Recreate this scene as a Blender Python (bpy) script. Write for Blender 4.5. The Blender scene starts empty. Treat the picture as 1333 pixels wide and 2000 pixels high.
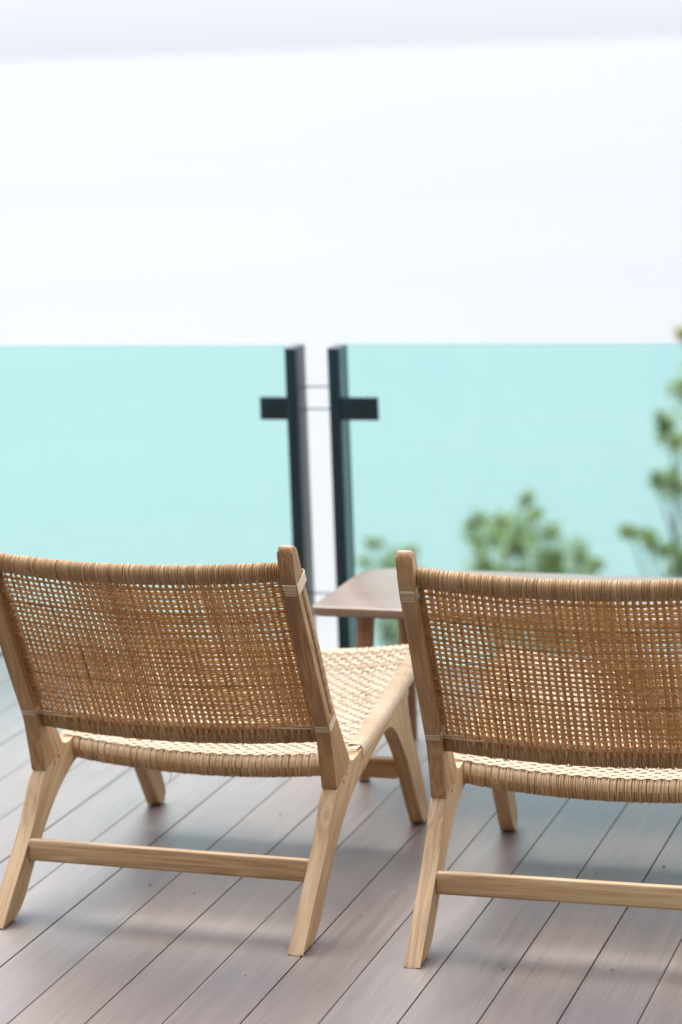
import bpy, bmesh, math, random
import numpy as np
from mathutils import Vector, Matrix

random.seed(7)
rng = np.random.default_rng(7)
scn = bpy.context.scene
COL = scn.collection

# ------------------------------------------------------------------ camera
F_PX = 4721.57            # 85 mm on a 36 mm tall frame of 2000 px
PITCH, ROLL, CAM_H = 0.189255, 0.037223, 1.58376
CAM = Vector((0, 0, CAM_H))
fwd = Vector((0, math.cos(PITCH), -math.sin(PITCH)))
up0 = Vector((0, math.sin(PITCH), math.cos(PITCH)))
rt0 = Vector((1, 0, 0))
rt = rt0 * math.cos(ROLL) - up0 * math.sin(ROLL)
up = rt0 * math.sin(ROLL) + up0 * math.cos(ROLL)
cd = bpy.data.cameras.new('camera')
cam = bpy.data.objects.new('camera', cd)
COL.objects.link(cam)
m = Matrix((rt, up, -fwd)).transposed().to_4x4()
m.translation = CAM
cam.matrix_world = m
cd.sensor_fit = 'VERTICAL'
cd.sensor_height = 36.0
cd.sensor_width = 24.0
cd.lens = F_PX / 2000 * 36
cd.clip_start = 0.05
cd.clip_end = 60000
cd.dof.use_dof = True
cd.dof.focus_distance = 4.22
cd.dof.aperture_fstop = 2.8
scn.camera = cam

# ------------------------------------------------------------------ light
SUN_EL, SUN_AZ = math.radians(56), math.radians(-12)     # high, in front of the camera, over the sea
world = bpy.data.worlds.new('World')
scn.world = world
world.use_nodes = True
nt = world.node_tree
nt.nodes.clear()
out = nt.nodes.new('ShaderNodeOutputWorld')
bg = nt.nodes.new('ShaderNodeBackground')
sky = nt.nodes.new('ShaderNodeTexSky')
sky.sky_type = 'NISHITA'
sky.sun_disc = False
sky.sun_elevation = SUN_EL
sky.sun_rotation = SUN_AZ
geo = nt.nodes.new('ShaderNodeTexCoord')
sep = nt.nodes.new('ShaderNodeSeparateXYZ')
nt.links.new(geo.outputs['Generated'], sep.inputs[0])
# overcast veil: luminance rises from the horizon to the zenith (standard overcast sky)
mr = nt.nodes.new('ShaderNodeMapRange')
mr.inputs['From Min'].default_value = 0.0
mr.inputs['From Max'].default_value = 1.0
mr.inputs['To Min'].default_value = 6.45
mr.inputs['To Max'].default_value = 27.0
nt.links.new(sep.outputs['Z'], mr.inputs['Value'])
tint = nt.nodes.new('ShaderNodeMix'); tint.data_type = 'RGBA'
tint.blend_type = 'MULTIPLY'; tint.inputs[0].default_value = 1.0
tint.inputs[6].default_value = (0.885, 0.95, 1.09, 1)
nt.links.new(mr.outputs[0], tint.inputs[7])
mix = nt.nodes.new('ShaderNodeMix'); mix.data_type = 'RGBA'
mix.inputs[0].default_value = 0.85
nt.links.new(sky.outputs[0], mix.inputs[6])
nt.links.new(tint.outputs[2], mix.inputs[7])
nt.links.new(mix.outputs[2], bg.inputs['Color'])
bg.inputs['Strength'].default_value = 0.1
nt.links.new(bg.outputs[0], out.inputs[0])

sl = bpy.data.lights.new('sun', 'SUN')
sl.energy = 2.3
sl.angle = math.radians(30)
sl.color = (1.0, 0.95, 0.87)
sun = bpy.data.objects.new('sun', sl)
COL.objects.link(sun)
d = Vector((math.sin(SUN_AZ) * math.cos(SUN_EL), math.cos(SUN_AZ) * math.cos(SUN_EL), math.sin(SUN_EL)))
sun.rotation_euler = d.to_track_quat('Z', 'Y').to_euler()

vs = scn.view_settings
vs.view_transform = 'Standard'
vs.look = 'None'
vs.exposure = 0.52
vs.gamma = 1.0
try:
    vs.use_curve_mapping = False
except Exception:
    pass
scn.cycles.max_bounces = 10
scn.cycles.transparent_max_bounces = 16


# ------------------------------------------------------------------ helpers
def ray(x, y):
    """unit-depth direction through a pixel of the 1333x2000 photograph"""
    X, Y = x - 666.5, 1000 - y
    return fwd + rt * (X / F_PX) + up * (Y / F_PX)


def at(x, y, Y):
    r = ray(x, y)
    return CAM + r * (Y / r.y)


def link(o, parent=None):
    COL.objects.link(o)
    if parent is not None:
        o.parent = parent
    return o


def tag(o, label=None, cat=None, group=None, kind=None):
    if label: o['label'] = label
    if cat: o['category'] = cat
    if group: o['group'] = group
    if kind: o['kind'] = kind
    return o


def empty(name, loc=(0, 0, 0), rz=0.0):
    o = bpy.data.objects.new(name, None)
    o.empty_display_size = 0.1
    o.location = loc
    o.rotation_euler = (0, 0, rz)
    return link(o)


def mesh_from(name, V, Fc, mat, attrs=None, smooth=True, sharp=None):
    me = bpy.data.meshes.new(name)
    V = np.asarray(V, dtype=np.float32)
    Fc = np.asarray(Fc, dtype=np.int32)
    n, k = Fc.shape
    me.vertices.add(len(V)); me.vertices.foreach_set('co', V.ravel())
    me.loops.add(n * k); me.loops.foreach_set('vertex_index', Fc.ravel())
    me.polygons.add(n); me.polygons.foreach_set('loop_start', np.arange(0, n * k, k, dtype=np.int32))
    me.update(calc_edges=True)
    me.validate()
    if attrs:
        for an, av in attrs.items():
            a = me.attributes.new(an, 'FLOAT', 'POINT')
            a.data.foreach_set('value', np.asarray(av, dtype=np.float32))
    me.materials.append(mat)
    if smooth:
        me.polygons.foreach_set('use_smooth', np.ones(len(me.polygons), dtype=bool))
        if sharp is not None:
            me.set_sharp_from_angle(angle=math.radians(sharp))
    return me


def bm_obj(name, bm, mat, parent=None, smooth=True, sharp=35, grain=None):
    """grain = (axis vector, seed): stores coordinates whose first axis runs along the wood"""
    me = bpy.data.meshes.new(name)
    bmesh.ops.recalc_face_normals(bm, faces=bm.faces)
    bm.to_mesh(me); bm.free()
    me.materials.append(mat)
    if grain is not None:
        store_grain(me, *grain)
    if smooth:
        me.polygons.foreach_set('use_smooth', np.ones(len(me.polygons), dtype=bool))
        me.set_sharp_from_angle(angle=math.radians(sharp))
    return link(bpy.data.objects.new(name, me), parent)


def store_grain(me, axis, seed):
    a = Vector(axis).normalized()
    ref = Vector((1, 0, 0)) if abs(a.x) < 0.8 else Vector((0, 0, 1))
    b = a.cross(ref).normalized(); c = a.cross(b)
    co = np.zeros(len(me.vertices) * 3, dtype=np.float32)
    me.vertices.foreach_get('co', co); co = co.reshape(-1, 3)
    M = np.array([a, b, c], dtype=np.float32)
    g = co @ M.T + np.array([seed * 1.37, seed * 0.71, seed * 0.53], dtype=np.float32)
    at_ = me.attributes.new('grain', 'FLOAT_VECTOR', 'POINT')
    at_.data.foreach_set('vector', g.astype(np.float32).ravel())


def add_box(bm, lo, hi, bev=0.0, seg=2, M=None):
    r = bmesh.ops.create_cube(bm, size=1.0)
    vs_ = r['verts']
    lo, hi = Vector(lo), Vector(hi)
    for v in vs_:
        v.co = Vector([(lo[i] + hi[i]) / 2 + v.co[i] * (hi[i] - lo[i]) for i in range(3)])
    if bev:
        es = list({e for v in vs_ for e in v.link_edges})
        r2 = bmesh.ops.bevel(bm, geom=es, offset=bev, segments=seg, profile=0.5, affect='EDGES', clamp_overlap=True)
        vs_ = list({v for f in r2['faces'] for v in f.verts} | {v for v in vs_ if v.is_valid})
    if M is not None:
        for v in vs_: v.co = M @ v.co
    return vs_


def spline(pts, n=4):
    """pts: (v, h[, 'c']) - Catmull-Rom between points, 'c' marks a hard corner"""
    P = [(p[0], p[1]) for p in pts]
    K = [len(p) > 2 for p in pts]
    N = len(P); outp = []
    for i in range(N):
        p1, p2 = P[i], P[(i + 1) % N]
        if K[i] and K[(i + 1) % N]:
            outp.append(p1); continue
        p0 = P[i - 1] if not K[i] else p1
        p3 = P[(i + 2) % N] if not K[(i + 1) % N] else p2
        for j in range(n):
            t = j / n
            q = [0.5 * (2 * p1[k] + (p2[k] - p0[k]) * t + (2 * p0[k] - 5 * p1[k] + 4 * p2[k] - p3[k]) * t * t
                        + (3 * p1[k] - p0[k] - 3 * p2[k] + p3[k]) * t ** 3) for k in (0, 1)]
            outp.append(tuple(q))
    return outp


def prism(poly, u0, u1, bev=0.003, cuts=(), seg=2):
    """(v,h) outline extruded from u0 to u1; edges rounded except near the cut lines"""
    bm = bmesh.new()
    lo = [bm.verts.new((u0, p[0], p[1])) for p in poly]
    hi = [bm.verts.new((u1, p[0], p[1])) for p in poly]
    n = len(poly)
    bm.faces.new(lo[::-1]); bm.faces.new(hi)
    es = []
    for i in range(n):
        j = (i + 1) % n
        bm.faces.new((lo[i], lo[j], hi[j], hi[i]))
    def oncut(p, q):
        for (a, b) in cuts:
            a, b = Vector(a), Vector(b)
            dd = (b - a).normalized()
            ok = True
            for w in (p, q):
                w = Vector(w) - a
                if abs(w.x * dd.y - w.y * dd.x) > 2e-4 or not (-1e-3 < w.dot(dd) < (b - a).length + 1e-3):
                    ok = False
            if ok: return True
        return False
    bm.edges.ensure_lookup_table()
    for i in range(n):
        j = (i + 1) % n
        if oncut(poly[i], poly[j]): continue
        for L in (lo, hi):
            e = bm.edges.get((L[i], L[j]))
            if e: es.append(e)
    if bev:
        bmesh.ops.bevel(bm, geom=es, offset=bev, segments=seg, profile=0.5, affect='EDGES', clamp_overlap=False)
    return bm


class Strands:
    """many ribbons of cane, collected into one mesh"""
    def __init__(self):
        self.V, self.F, self.T, self.A = [], [], [], []
        self.n = 0

    def add(self, P, N, w, t, tone=None, closed=False, lift=0.0):
        P = np.asarray(P, float); N = np.asarray(N, float)
        n = len(P)
        if closed:
            T = np.roll(P, -1, 0) - np.roll(P, 1, 0)
        else:
            T = np.gradient(P, axis=0)
        T /= np.linalg.norm(T, axis=1)[:, None] + 1e-12
        N = N - (N * T).sum(1)[:, None] * T
        N /= np.linalg.norm(N, axis=1)[:, None] + 1e-12
        B = np.cross(T, N)
        w = np.broadcast_to(np.asarray(w, float), (n,))[:, None]
        prof = [(-0.5, 0.0), (-0.27, 0.8), (0.27, 0.8), (0.5, 0.0), (0.0, -0.6)]
        k = len(prof)
        rows = np.stack([P + B * w * a + N * (t * b + lift) for a, b in prof], 1)   # n,k,3
        self.V.append(rows.reshape(-1, 3))
        m_ = n if closed else n - 1
        i = np.arange(m_)[:, None]; j = np.arange(k)[None, :]
        i2 = (i + 1) % n; j2 = (j + 1) % k
        q = np.stack([i * k + j, i * k + j2, i2 * k + j2, i2 * k + j], -1).reshape(-1, 4) + self.n
        self.F.append(q)
        if tone is None: tone = rng.random()
        self.T.append(np.full(n * k, tone))
        s = np.concatenate([[0], np.cumsum(np.linalg.norm(np.diff(P, axis=0), axis=1))]) + rng.random() * 50
        self.A.append(np.repeat(s, k))
        self.n += n * k

    def build(self, name, mat, parent, kind='stuff'):
        me = mesh_from(name, np.concatenate(self.V), np.concatenate(self.F), mat,
                       {'tone': np.concatenate(self.T), 'along': np.concatenate(self.A)}, smooth=True)
        o = link(bpy.data.objects.new(name, me), parent)
        if kind: o['kind'] = kind
        return o


# ------------------------------------------------------------------ materials
def new_mat(name):
    m_ = bpy.data.materials.new(name)
    m_.use_nodes = True
    t = m_.node_tree
    b = t.nodes['Principled BSDF']
    return m_, t, b


def N_(t, typ, **kw):
    n = t.nodes.new(typ)
    for k, v in kw.items():
        if k.startswith('i_'):
            n.inputs[int(k[2:]) if k[2:].isdigit() else k[2:].replace('_', ' ')].default_value = v
        else:
            setattr(n, k, v)
    return n


def ramp(t, fac, stops):
    r = t.nodes.new('ShaderNodeValToRGB')
    el = r.color_ramp.elements
    while len(el) < len(stops): el.new(0.5)
    for e, (p, c) in zip(el, stops):
        e.position = p; e.color = (*c, 1)
    t.links.new(fac, r.inputs[0])
    return r.outputs[0]


def mixc(t, fac, a, b, blend='MIX'):
    n = t.nodes.new('ShaderNodeMix'); n.data_type = 'RGBA'; n.blend_type = blend
    for s, v in ((0, fac), (6, a), (7, b)):
        if hasattr(v, 'is_output') or hasattr(v, 'links'):
            t.links.new(v, n.inputs[s])
        else:
            n.inputs[s].default_value = v if s == 0 else (*v, 1)
    return n.outputs[2]


def mathn(t, op, a, b=None):
    n = t.nodes.new('ShaderNodeMath'); n.operation = op
    for i, v in enumerate((a, b)):
        if v is None: continue
        if hasattr(v, 'links'): t.links.new(v, n.inputs[i])
        else: n.inputs[i].default_value = v
    return n.outputs[0]


def attr(t, name, out_='Fac'):
    n = t.nodes.new('ShaderNodeAttribute'); n.attribute_name = name
    return n.outputs[out_]


def noise(t, vec, scale, detail=4, rough=0.55, dist=0.0):
    n = t.nodes.new('ShaderNodeTexNoise')
    n.inputs['Scale'].default_value = scale
    n.inputs['Detail'].default_value = detail
    n.inputs['Roughness'].default_value = rough
    n.inputs['Distortion'].default_value = dist
    if vec is not None: t.links.new(vec, n.inputs['Vector'])
    return n.outputs[0]


def mapping(t, vec, scale=(1, 1, 1), loc=(0, 0, 0)):
    n = t.nodes.new('ShaderNodeMapping')
    n.inputs['Scale'].default_value = scale
    n.inputs['Location'].default_value = loc
    t.links.new(vec, n.inputs[0])
    return n.outputs[0]


def wood_mat(name, dark, mid, light, rough=0.45, bump=0.12, rings=0.75, pores=0.45):
    m_, t, b = new_mat(name)
    g = attr(t, 'grain', 'Vector')
    oi = t.nodes.new('ShaderNodeObjectInfo')
    off = t.nodes.new('ShaderNodeVectorMath'); off.operation = 'ADD'
    sc = t.nodes.new('ShaderNodeVectorMath'); sc.operation = 'SCALE'
    cmb = t.nodes.new('ShaderNodeCombineXYZ')
    for i in range(3): t.links.new(oi.outputs['Random'], cmb.inputs[i])
    t.links.new(cmb.outputs[0], sc.inputs[0]); sc.inputs['Scale'].default_value = 7.0
    t.links.new(g, off.inputs[0]); t.links.new(sc.outputs[0], off.inputs[1])
    v = off.outputs[0]
    # growth rings: warped bands that run along the piece
    w = noise(t, mapping(t, v, (1.5, 24, 24)), 1.0, 2, 0.45, 0.25)
    bands = N_(t, 'ShaderNodeMath', operation='SINE')
    t.links.new(mathn(t, 'MULTIPLY', w, 62.0 * rings), bands.inputs[0])
    bandf = mathn(t, 'ADD', mathn(t, 'MULTIPLY', bands.outputs[0], 0.5), 0.5)
    fine = noise(t, mapping(t, v, (9, 260, 260)), 1.0, 3, 0.6)
    big = noise(t, mapping(t, v, (1.8, 9, 9)), 1.0, 2, 0.5)
    f = mathn(t, 'ADD', mathn(t, 'MULTIPLY', bandf, 0.16), mathn(t, 'ADD', mathn(t, 'MULTIPLY', fine, 0.38), mathn(t, 'MULTIPLY', big, 0.46)))
    c = ramp(t, f, [(0.22, dark), (0.48, mid), (0.74, light)])
    pore = noise(t, mapping(t, v, (22, 700, 700)), 1.0, 2, 0.5)
    pf = ramp(t, pore, [(0.30, (0.6, 0.55, 0.5)), (0.45, (1, 1, 1))])
    c = mixc(t, pores, c, mixc(t, 1.0, c, pf, 'MULTIPLY'))
    # knots
    vo = t.nodes.new('ShaderNodeTexVoronoi'); vo.inputs['Scale'].default_value = 1.0
    t.links.new(mapping(t, v, (4.5, 11, 11)), vo.inputs['Vector'])
    kn = ramp(t, vo.outputs['Distance'], [(0.035, (1, 1, 1)), (0.10, (0, 0, 0))])
    c = mixc(t, mathn(t, 'MULTIPLY', kn, 0.55), c, tuple(x * 0.45 for x in dark))
    # piece to piece variation
    hv = t.nodes.new('ShaderNodeHueSaturation')
    t.links.new(c, hv.inputs['Color'])
    t.links.new(mathn(t, 'ADD', mathn(t, 'MULTIPLY', oi.outputs['Random'], 0.28), 0.86), hv.inputs['Value'])
    t.links.new(mathn(t, 'ADD', mathn(t, 'MULTIPLY', oi.outputs['Random'], -0.12), 1.04), hv.inputs['Saturation'])
    t.links.new(hv.outputs[0], b.inputs['Base Color'])
    t.links.new(mathn(t, 'ADD', mathn(t, 'MULTIPLY', fine, 0.25), rough - 0.12), b.inputs['Roughness'])
    bp = t.nodes.new('ShaderNodeBump'); bp.inputs['Strength'].default_value = bump; bp.inputs['Distance'].default_value = 0.002
    t.links.new(mathn(t, 'ADD', fine, mathn(t, 'MULTIPLY', bandf, 0.3)), bp.inputs['Height'])
    t.links.new(bp.outputs[0], b.inputs['Normal'])
    return m_


def cane_mat(name, stops, transl=0.22, rough=0.42):
    m_, t, b = new_mat(name)
    tone, al = attr(t, 'tone'), attr(t, 'along')
    n1 = t.nodes.new('ShaderNodeTexNoise'); n1.noise_dimensions = '2D'
    n1.inputs['Scale'].default_value = 1.0; n1.inputs['Detail'].default_value = 3
    cx = t.nodes.new('ShaderNodeCombineXYZ')
    t.links.new(mathn(t, 'MULTIPLY', al, 9.0), cx.inputs[0]); t.links.new(mathn(t, 'MULTIPLY', tone, 91.0), cx.inputs[1])
    t.links.new(cx.outputs[0], n1.inputs['Vector'])
    f = mathn(t, 'ADD', mathn(t, 'MULTIPLY', tone, 0.55), mathn(t, 'MULTIPLY', n1.outputs[0], 0.45))
    c = ramp(t, f, stops)
    # fine fibre speckle
    tc = t.nodes.new('ShaderNodeTexCoord')
    sp = noise(t, tc.outputs['Object'], 420, 2, 0.6)
    c = mixc(t, 0.35, c, mixc(t, 1.0, c, ramp(t, sp, [(0.3, (0.62, 0.56, 0.48)), (0.6, (1.05, 1.05, 1.05))]), 'MULTIPLY'))
    t.links.new(c, b.inputs['Base Color'])
    b.inputs['Roughness'].default_value = rough
    tr = t.nodes.new('ShaderNodeBsdfTranslucent')
    t.links.new(mixc(t, 1.0, c, (1.0, 0.95, 0.84), 'MULTIPLY'), tr.inputs['Color'])
    mx = t.nodes.new('ShaderNodeMixShader'); mx.inputs[0].default_value = transl
    t.links.new(b.outputs[0], mx.inputs[1]); t.links.new(tr.outputs[0], mx.inputs[2])
    t.links.new(mx.outputs[0], t.nodes['Material Output'].inputs['Surface'])
    return m_


M_TEAK = wood_mat('teak', (0.21, 0.102, 0.036), (0.42, 0.242, 0.098), (0.57, 0.37, 0.172))
M_TEAK_POST = wood_mat('teak_shaded', (0.18, 0.084, 0.028), (0.37, 0.20, 0.076), (0.52, 0.325, 0.145), rings=1.1)  # teak darkened for the shade on the posts' leaning backs
M_CANE = cane_mat('cane', [(0.06, (0.32, 0.175, 0.08)), (0.20, (0.62, 0.395, 0.185)), (0.55, (0.74, 0.515, 0.27)), (0.85, (0.83, 0.64, 0.40))], transl=0.48)
M_CANE_RAIL = cane_mat('cane_rail', [(0.05, (0.34, 0.18, 0.075)), (0.25, (0.62, 0.40, 0.19)), (0.6, (0.74, 0.53, 0.29)), (0.9, (0.83, 0.66, 0.43))], transl=0.2, rough=0.55)
M_CANE_SEAT = cane_mat('cane_seat', [(0.05, (0.46, 0.29, 0.15)), (0.30, (0.66, 0.48, 0.29)), (0.85, (0.77, 0.61, 0.43))], transl=0.15)
M_CANE_BIND = cane_mat('cane_binding', [(0.1, (0.60, 0.45, 0.28)), (0.9, (0.76, 0.61, 0.42))], transl=0.1)
M_TABLE = wood_mat('dark_table_wood', (0.12, 0.064, 0.033), (0.185, 0.105, 0.058), (0.25, 0.15, 0.09), rough=0.36, bump=0.03)
for n_ in M_TABLE.node_tree.nodes:
    if n_.type == 'BSDF_PRINCIPLED':
        n_.inputs['Coat Weight'].default_value = 0.45; n_.inputs['Coat Roughness'].default_value = 0.28; n_.inputs['Coat IOR'].default_value = 1.7
M_TLEG = wood_mat('table_leg_wood', (0.17, 0.075, 0.035), (0.28, 0.135, 0.066), (0.38, 0.21, 0.12), rough=0.36)

M_GLIDE, t_, b_ = new_mat('black_rubber')
b_.inputs['Base Color'].default_value = (0.015, 0.015, 0.015, 1); b_.inputs['Roughness'].default_value = 0.6  # table leg glides, and the contact-shadow pads under the chairs' front feet

M_METAL, t_, b_ = new_mat('dark_powder_coat')
tc_ = t_.nodes.new('ShaderNodeTexCoord')
n_ = noise(t_, tc_.outputs['Object'], 60, 3)
t_.links.new(ramp(t_, n_, [(0.3, (0.006, 0.019, 0.024)), (0.7, (0.010, 0.026, 0.033))]), b_.inputs['Base Color'])
b_.inputs['Roughness'].default_value = 0.34
b_.inputs['Metallic'].default_value = 0.0

M_STEEL, t_, b_ = new_mat('steel_rod')
b_.inputs['Base Color'].default_value = (0.10, 0.12, 0.14, 1); b_.inputs['Metallic'].default_value = 1.0; b_.inputs['Roughness'].default_value = 0.35

# tinted laminated glass: coloured transmission plus a Fresnel reflection
M_GLASS = bpy.data.materials.new('tinted_glass'); M_GLASS.use_nodes = True
t_ = M_GLASS.node_tree; t_.nodes.clear()
o_ = t_.nodes.new('ShaderNodeOutputMaterial')
tp = t_.nodes.new('ShaderNodeBsdfTransparent'); tp.inputs['Color'].default_value = (0.770, 0.955, 0.938, 1)
gl = t_.nodes.new('ShaderNodeBsdfGlossy'); gl.inputs['Roughness'].default_value = 0.02; gl.inputs['Color'].default_value = (0.9, 1, 1, 1)
fr = t_.nodes.new('ShaderNodeFresnel'); fr.inputs['IOR'].default_value = 1.35
mx = t_.nodes.new('ShaderNodeMixShader')
t_.links.new(mathn(t_, 'MULTIPLY', fr.outputs[0], 0.5), mx.inputs[0])
t_.links.new(tp.outputs[0], mx.inputs[1]); t_.links.new(gl.outputs[0], mx.inputs[2]); t_.links.new(mx.outputs[0], o_.inputs['Surface'])

M_GEDGE, t_, b_ = new_mat('glass_edge')
b_.inputs['Base Color'].default_value = (0.20, 0.36, 0.36, 1); b_.inputs['Roughness'].default_value = 0.2

# composite deck boards: brushed, brown-grey
M_BOARD, t_, b_ = new_mat('composite_board')
tc_ = t_.nodes.new('ShaderNodeTexCoord'); oi_ = t_.nodes.new('ShaderNodeObjectInfo')
v_ = t_.nodes.new('ShaderNodeVectorMath'); v_.operation = 'ADD'
cb_ = t_.nodes.new('ShaderNodeCombineXYZ')
t_.links.new(mathn(t_, 'MULTIPLY', oi_.outputs['Random'], 31.0), cb_.inputs[0]); t_.links.new(mathn(t_, 'MULTIPLY', oi_.outputs['Random'], 17.0), cb_.inputs[1])
t_.links.new(tc_.outputs['Object'], v_.inputs[0]); t_.links.new(cb_.outputs[0], v_.inputs[1])
br = noise(t_, mapping(t_, v_.outputs[0], (520, 7, 60)), 1.0, 4, 0.65)
br2 = noise(t_, mapping(t_, v_.outputs[0], (90, 1.6, 20)), 1.0, 3, 0.55)
bl = noise(t_, mapping(t_, v_.outputs[0], (9, 2.2, 3)), 1.0, 3, 0.55)
f_ = mathn(t_, 'ADD', mathn(t_, 'MULTIPLY', br, 0.45), mathn(t_, 'ADD', mathn(t_, 'MULTIPLY', br2, 0.3), mathn(t_, 'MULTIPLY', bl, 0.25)))
c_ = ramp(t_, f_, [(0.28, (0.090, 0.063, 0.053)), (0.50, (0.160, 0.116, 0.096)), (0.74, (0.248, 0.192, 0.163))])
# worn, scuffed patches
sc_ = noise(t_, mapping(t_, v_.outputs[0], (14, 6, 6)), 1.0, 5, 0.7)
c_ = mixc(t_, ramp(t_, sc_, [(0.60, (0, 0, 0)), (0.74, (0.35, 0.35, 0.35))]), c_, (0.24, 0.215, 0.205))
hs_ = t_.nodes.new('ShaderNodeHueSaturation'); t_.links.new(c_, hs_.inputs['Color'])
t_.links.new(mathn(t_, 'ADD', mathn(t_, 'MULTIPLY', oi_.outputs['Random'], 0.24), 0.88), hs_.inputs['Value'])
t_.links.new(mathn(t_, 'ADD', mathn(t_, 'MULTIPLY', oi_.outputs['Random'], 0.5), 0.7), hs_.inputs['Saturation'])
t_.links.new(hs_.outputs[0], b_.inputs['Base Color'])
t_.links.new(mathn(t_, 'ADD', mathn(t_, 'MULTIPLY', f_, 0.25), 0.30), b_.inputs['Roughness'])
bp_ = t_.nodes.new('ShaderNodeBump'); bp_.inputs['Strength'].default_value = 0.18; bp_.inputs['Distance'].default_value = 0.001
t_.links.new(br, bp_.inputs['Height']); t_.links.new(bp_.outputs[0], b_.inputs['Normal'])

M_BOARD.node_tree.nodes['Principled BSDF'].inputs['IOR'].default_value = 1.75
M_SUB, t_, b_ = new_mat('deck_underlay')
b_.inputs['Base Color'].default_value = (0.02, 0.019, 0.02, 1); b_.inputs['Roughness'].default_value = 0.8
M_TRIM, t_, b_ = new_mat('edge_trim')
b_.inputs['Base Color'].default_value = (0.14, 0.115, 0.12, 1); b_.inputs['Roughness'].default_value = 0.5

M_SEA, t_, b_ = new_mat('sea_water')
tc_ = t_.nodes.new('ShaderNodeTexCoord')
p1 = noise(t_, mapping(t_, tc_.outputs['Object'], (0.006, 0.030, 1)), 1.0, 5, 0.62)
c_ = ramp(t_, p1, [(0.25, (0.200, 0.203, 0.205)), (0.5, (0.222, 0.219, 0.212)), (0.75, (0.242, 0.234, 0.220))])
sp_ = t_.nodes.new('ShaderNodeSeparateXYZ'); t_.links.new(tc_.outputs['Object'], sp_.inputs[0])
dm = t_.nodes.new('ShaderNodeMapRange'); dm.inputs['From Min'].default_value = 60; dm.inputs['From Max'].default_value = 260
t_.links.new(sp_.outputs['Y'], dm.inputs['Value'])
c_ = mixc(t_, dm.outputs[0], mixc(t_, 0.6, c_, (0.270, 0.270, 0.236)), c_)
t_.links.new(c_, b_.inputs['Base Color'])
b_.inputs['Roughness'].default_value = 0.28
b_.inputs['IOR'].default_value = 1.33
w1 = noise(t_, mapping(t_, tc_.outputs['Object'], (0.5, 0.9, 1)), 1.0, 6, 0.6)
bp_ = t_.nodes.new('ShaderNodeBump'); bp_.inputs['Strength'].default_value = 0.7; bp_.inputs['Distance'].default_value = 0.5
t_.links.new(w1, bp_.inputs['Height']); t_.links.new(bp_.outputs[0], b_.inputs['Normal'])

M_SOIL, t_, b_ = new_mat('hillside_scrub')
tc_ = t_.nodes.new('ShaderNodeTexCoord')
n_ = noise(t_, tc_.outputs['Object'], 1.3, 6, 0.65)
t_.links.new(ramp(t_, n_, [(0.3, (0.05, 0.065, 0.02)), (0.55, (0.10, 0.105, 0.045)), (0.75, (0.20, 0.15, 0.09))]), b_.inputs['Base Color'])
b_.inputs['Roughness'].default_value = 0.9

M_LEAF, t_, b_ = new_mat('leaf')
tn_ = attr(t_, 'tone')
c_ = ramp(t_, tn_, [(0.0, (0.24, 0.28, 0.12)), (0.45, (0.43, 0.44, 0.18)), (0.8, (0.56, 0.50, 0.22)), (1.0, (0.60, 0.43, 0.22))])
t_.links.new(c_, b_.inputs['Base Color']); b_.inputs['Roughness'].default_value = 0.5
tr_ = t_.nodes.new('ShaderNodeBsdfTranslucent'); t_.links.new(c_, tr_.inputs['Color'])
mx_ = t_.nodes.new('ShaderNodeMixShader'); mx_.inputs[0].default_value = 0.5
t_.links.new(b_.outputs[0], mx_.inputs[1]); t_.links.new(tr_.outputs[0], mx_.inputs[2])
t_.links.new(mx_.outputs[0], t_.nodes['Material Output'].inputs['Surface'])
M_BARK, t_, b_ = new_mat('bark')
tc_ = t_.nodes.new('ShaderNodeTexCoord')
t_.links.new(ramp(t_, noise(t_, mapping(t_, tc_.outputs['Object'], (20, 20, 4)), 1.0, 4), [(0.3, (0.10, 0.075, 0.05)), (0.7, (0.22, 0.17, 0.12))]), b_.inputs['Base Color'])
b_.inputs['Roughness'].default_value = 0.9

# ------------------------------------------------------------------ setting: sea, hillside, deck
SEA_Z = -13.0
bm = bmesh.new()
ys = [20, 60, 120, 250, 500, 1000, 2500, 6000, 15000, 32000]
prev = None
for y in ys:
    hw = max(60, y * 1.2)
    cur = [bm.verts.new((-hw + 2 * hw * i / 6, y, SEA_Z)) for i in range(7)]
    if prev:
        for i in range(6): bm.faces.new((prev[i], prev[i + 1], cur[i + 1], cur[i]))
    prev = cur
sea = bm_obj('sea', bm, M_SEA, smooth=False)
tag(sea, kind='structure')

bm = bmesh.new()
prof = [(-12, -0.35), (5.2, -0.40), (6.9, -1.2), (9, -3.2), (14, -5.6), (22, -9.0), (32, -12.2), (40, -13.6)]
cols = 40
grid = []
for (y, z) in prof:
    row = []
    for i in range(cols + 1):
        x = -40 + 80 * i / cols
        row.append(bm.verts.new((x, y + (0.6 * math.sin(x * 0.7 + y) if y > 6.95 else 0), z + (0.35 * math.sin(x * 0.9 + y * 1.7) if y > 6.95 else 0))))
    grid.append(row)
for a, b in zip(grid, grid[1:]):
    for i in range(cols): bm.faces.new((a[i], a[i + 1], b[i + 1], b[i]))
hill = bm_obj('hillside', bm, M_SOIL, sharp=60)
tag(hill, kind='structure')

DECK_A = 0.32922
ROOF_OUT = 3.3                                       # reach of the unseen roof from the wall, set by how much it shades
DECK = empty('deck', (0, 0, 0), -DECK_A)
tag(DECK, kind='structure')
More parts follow.
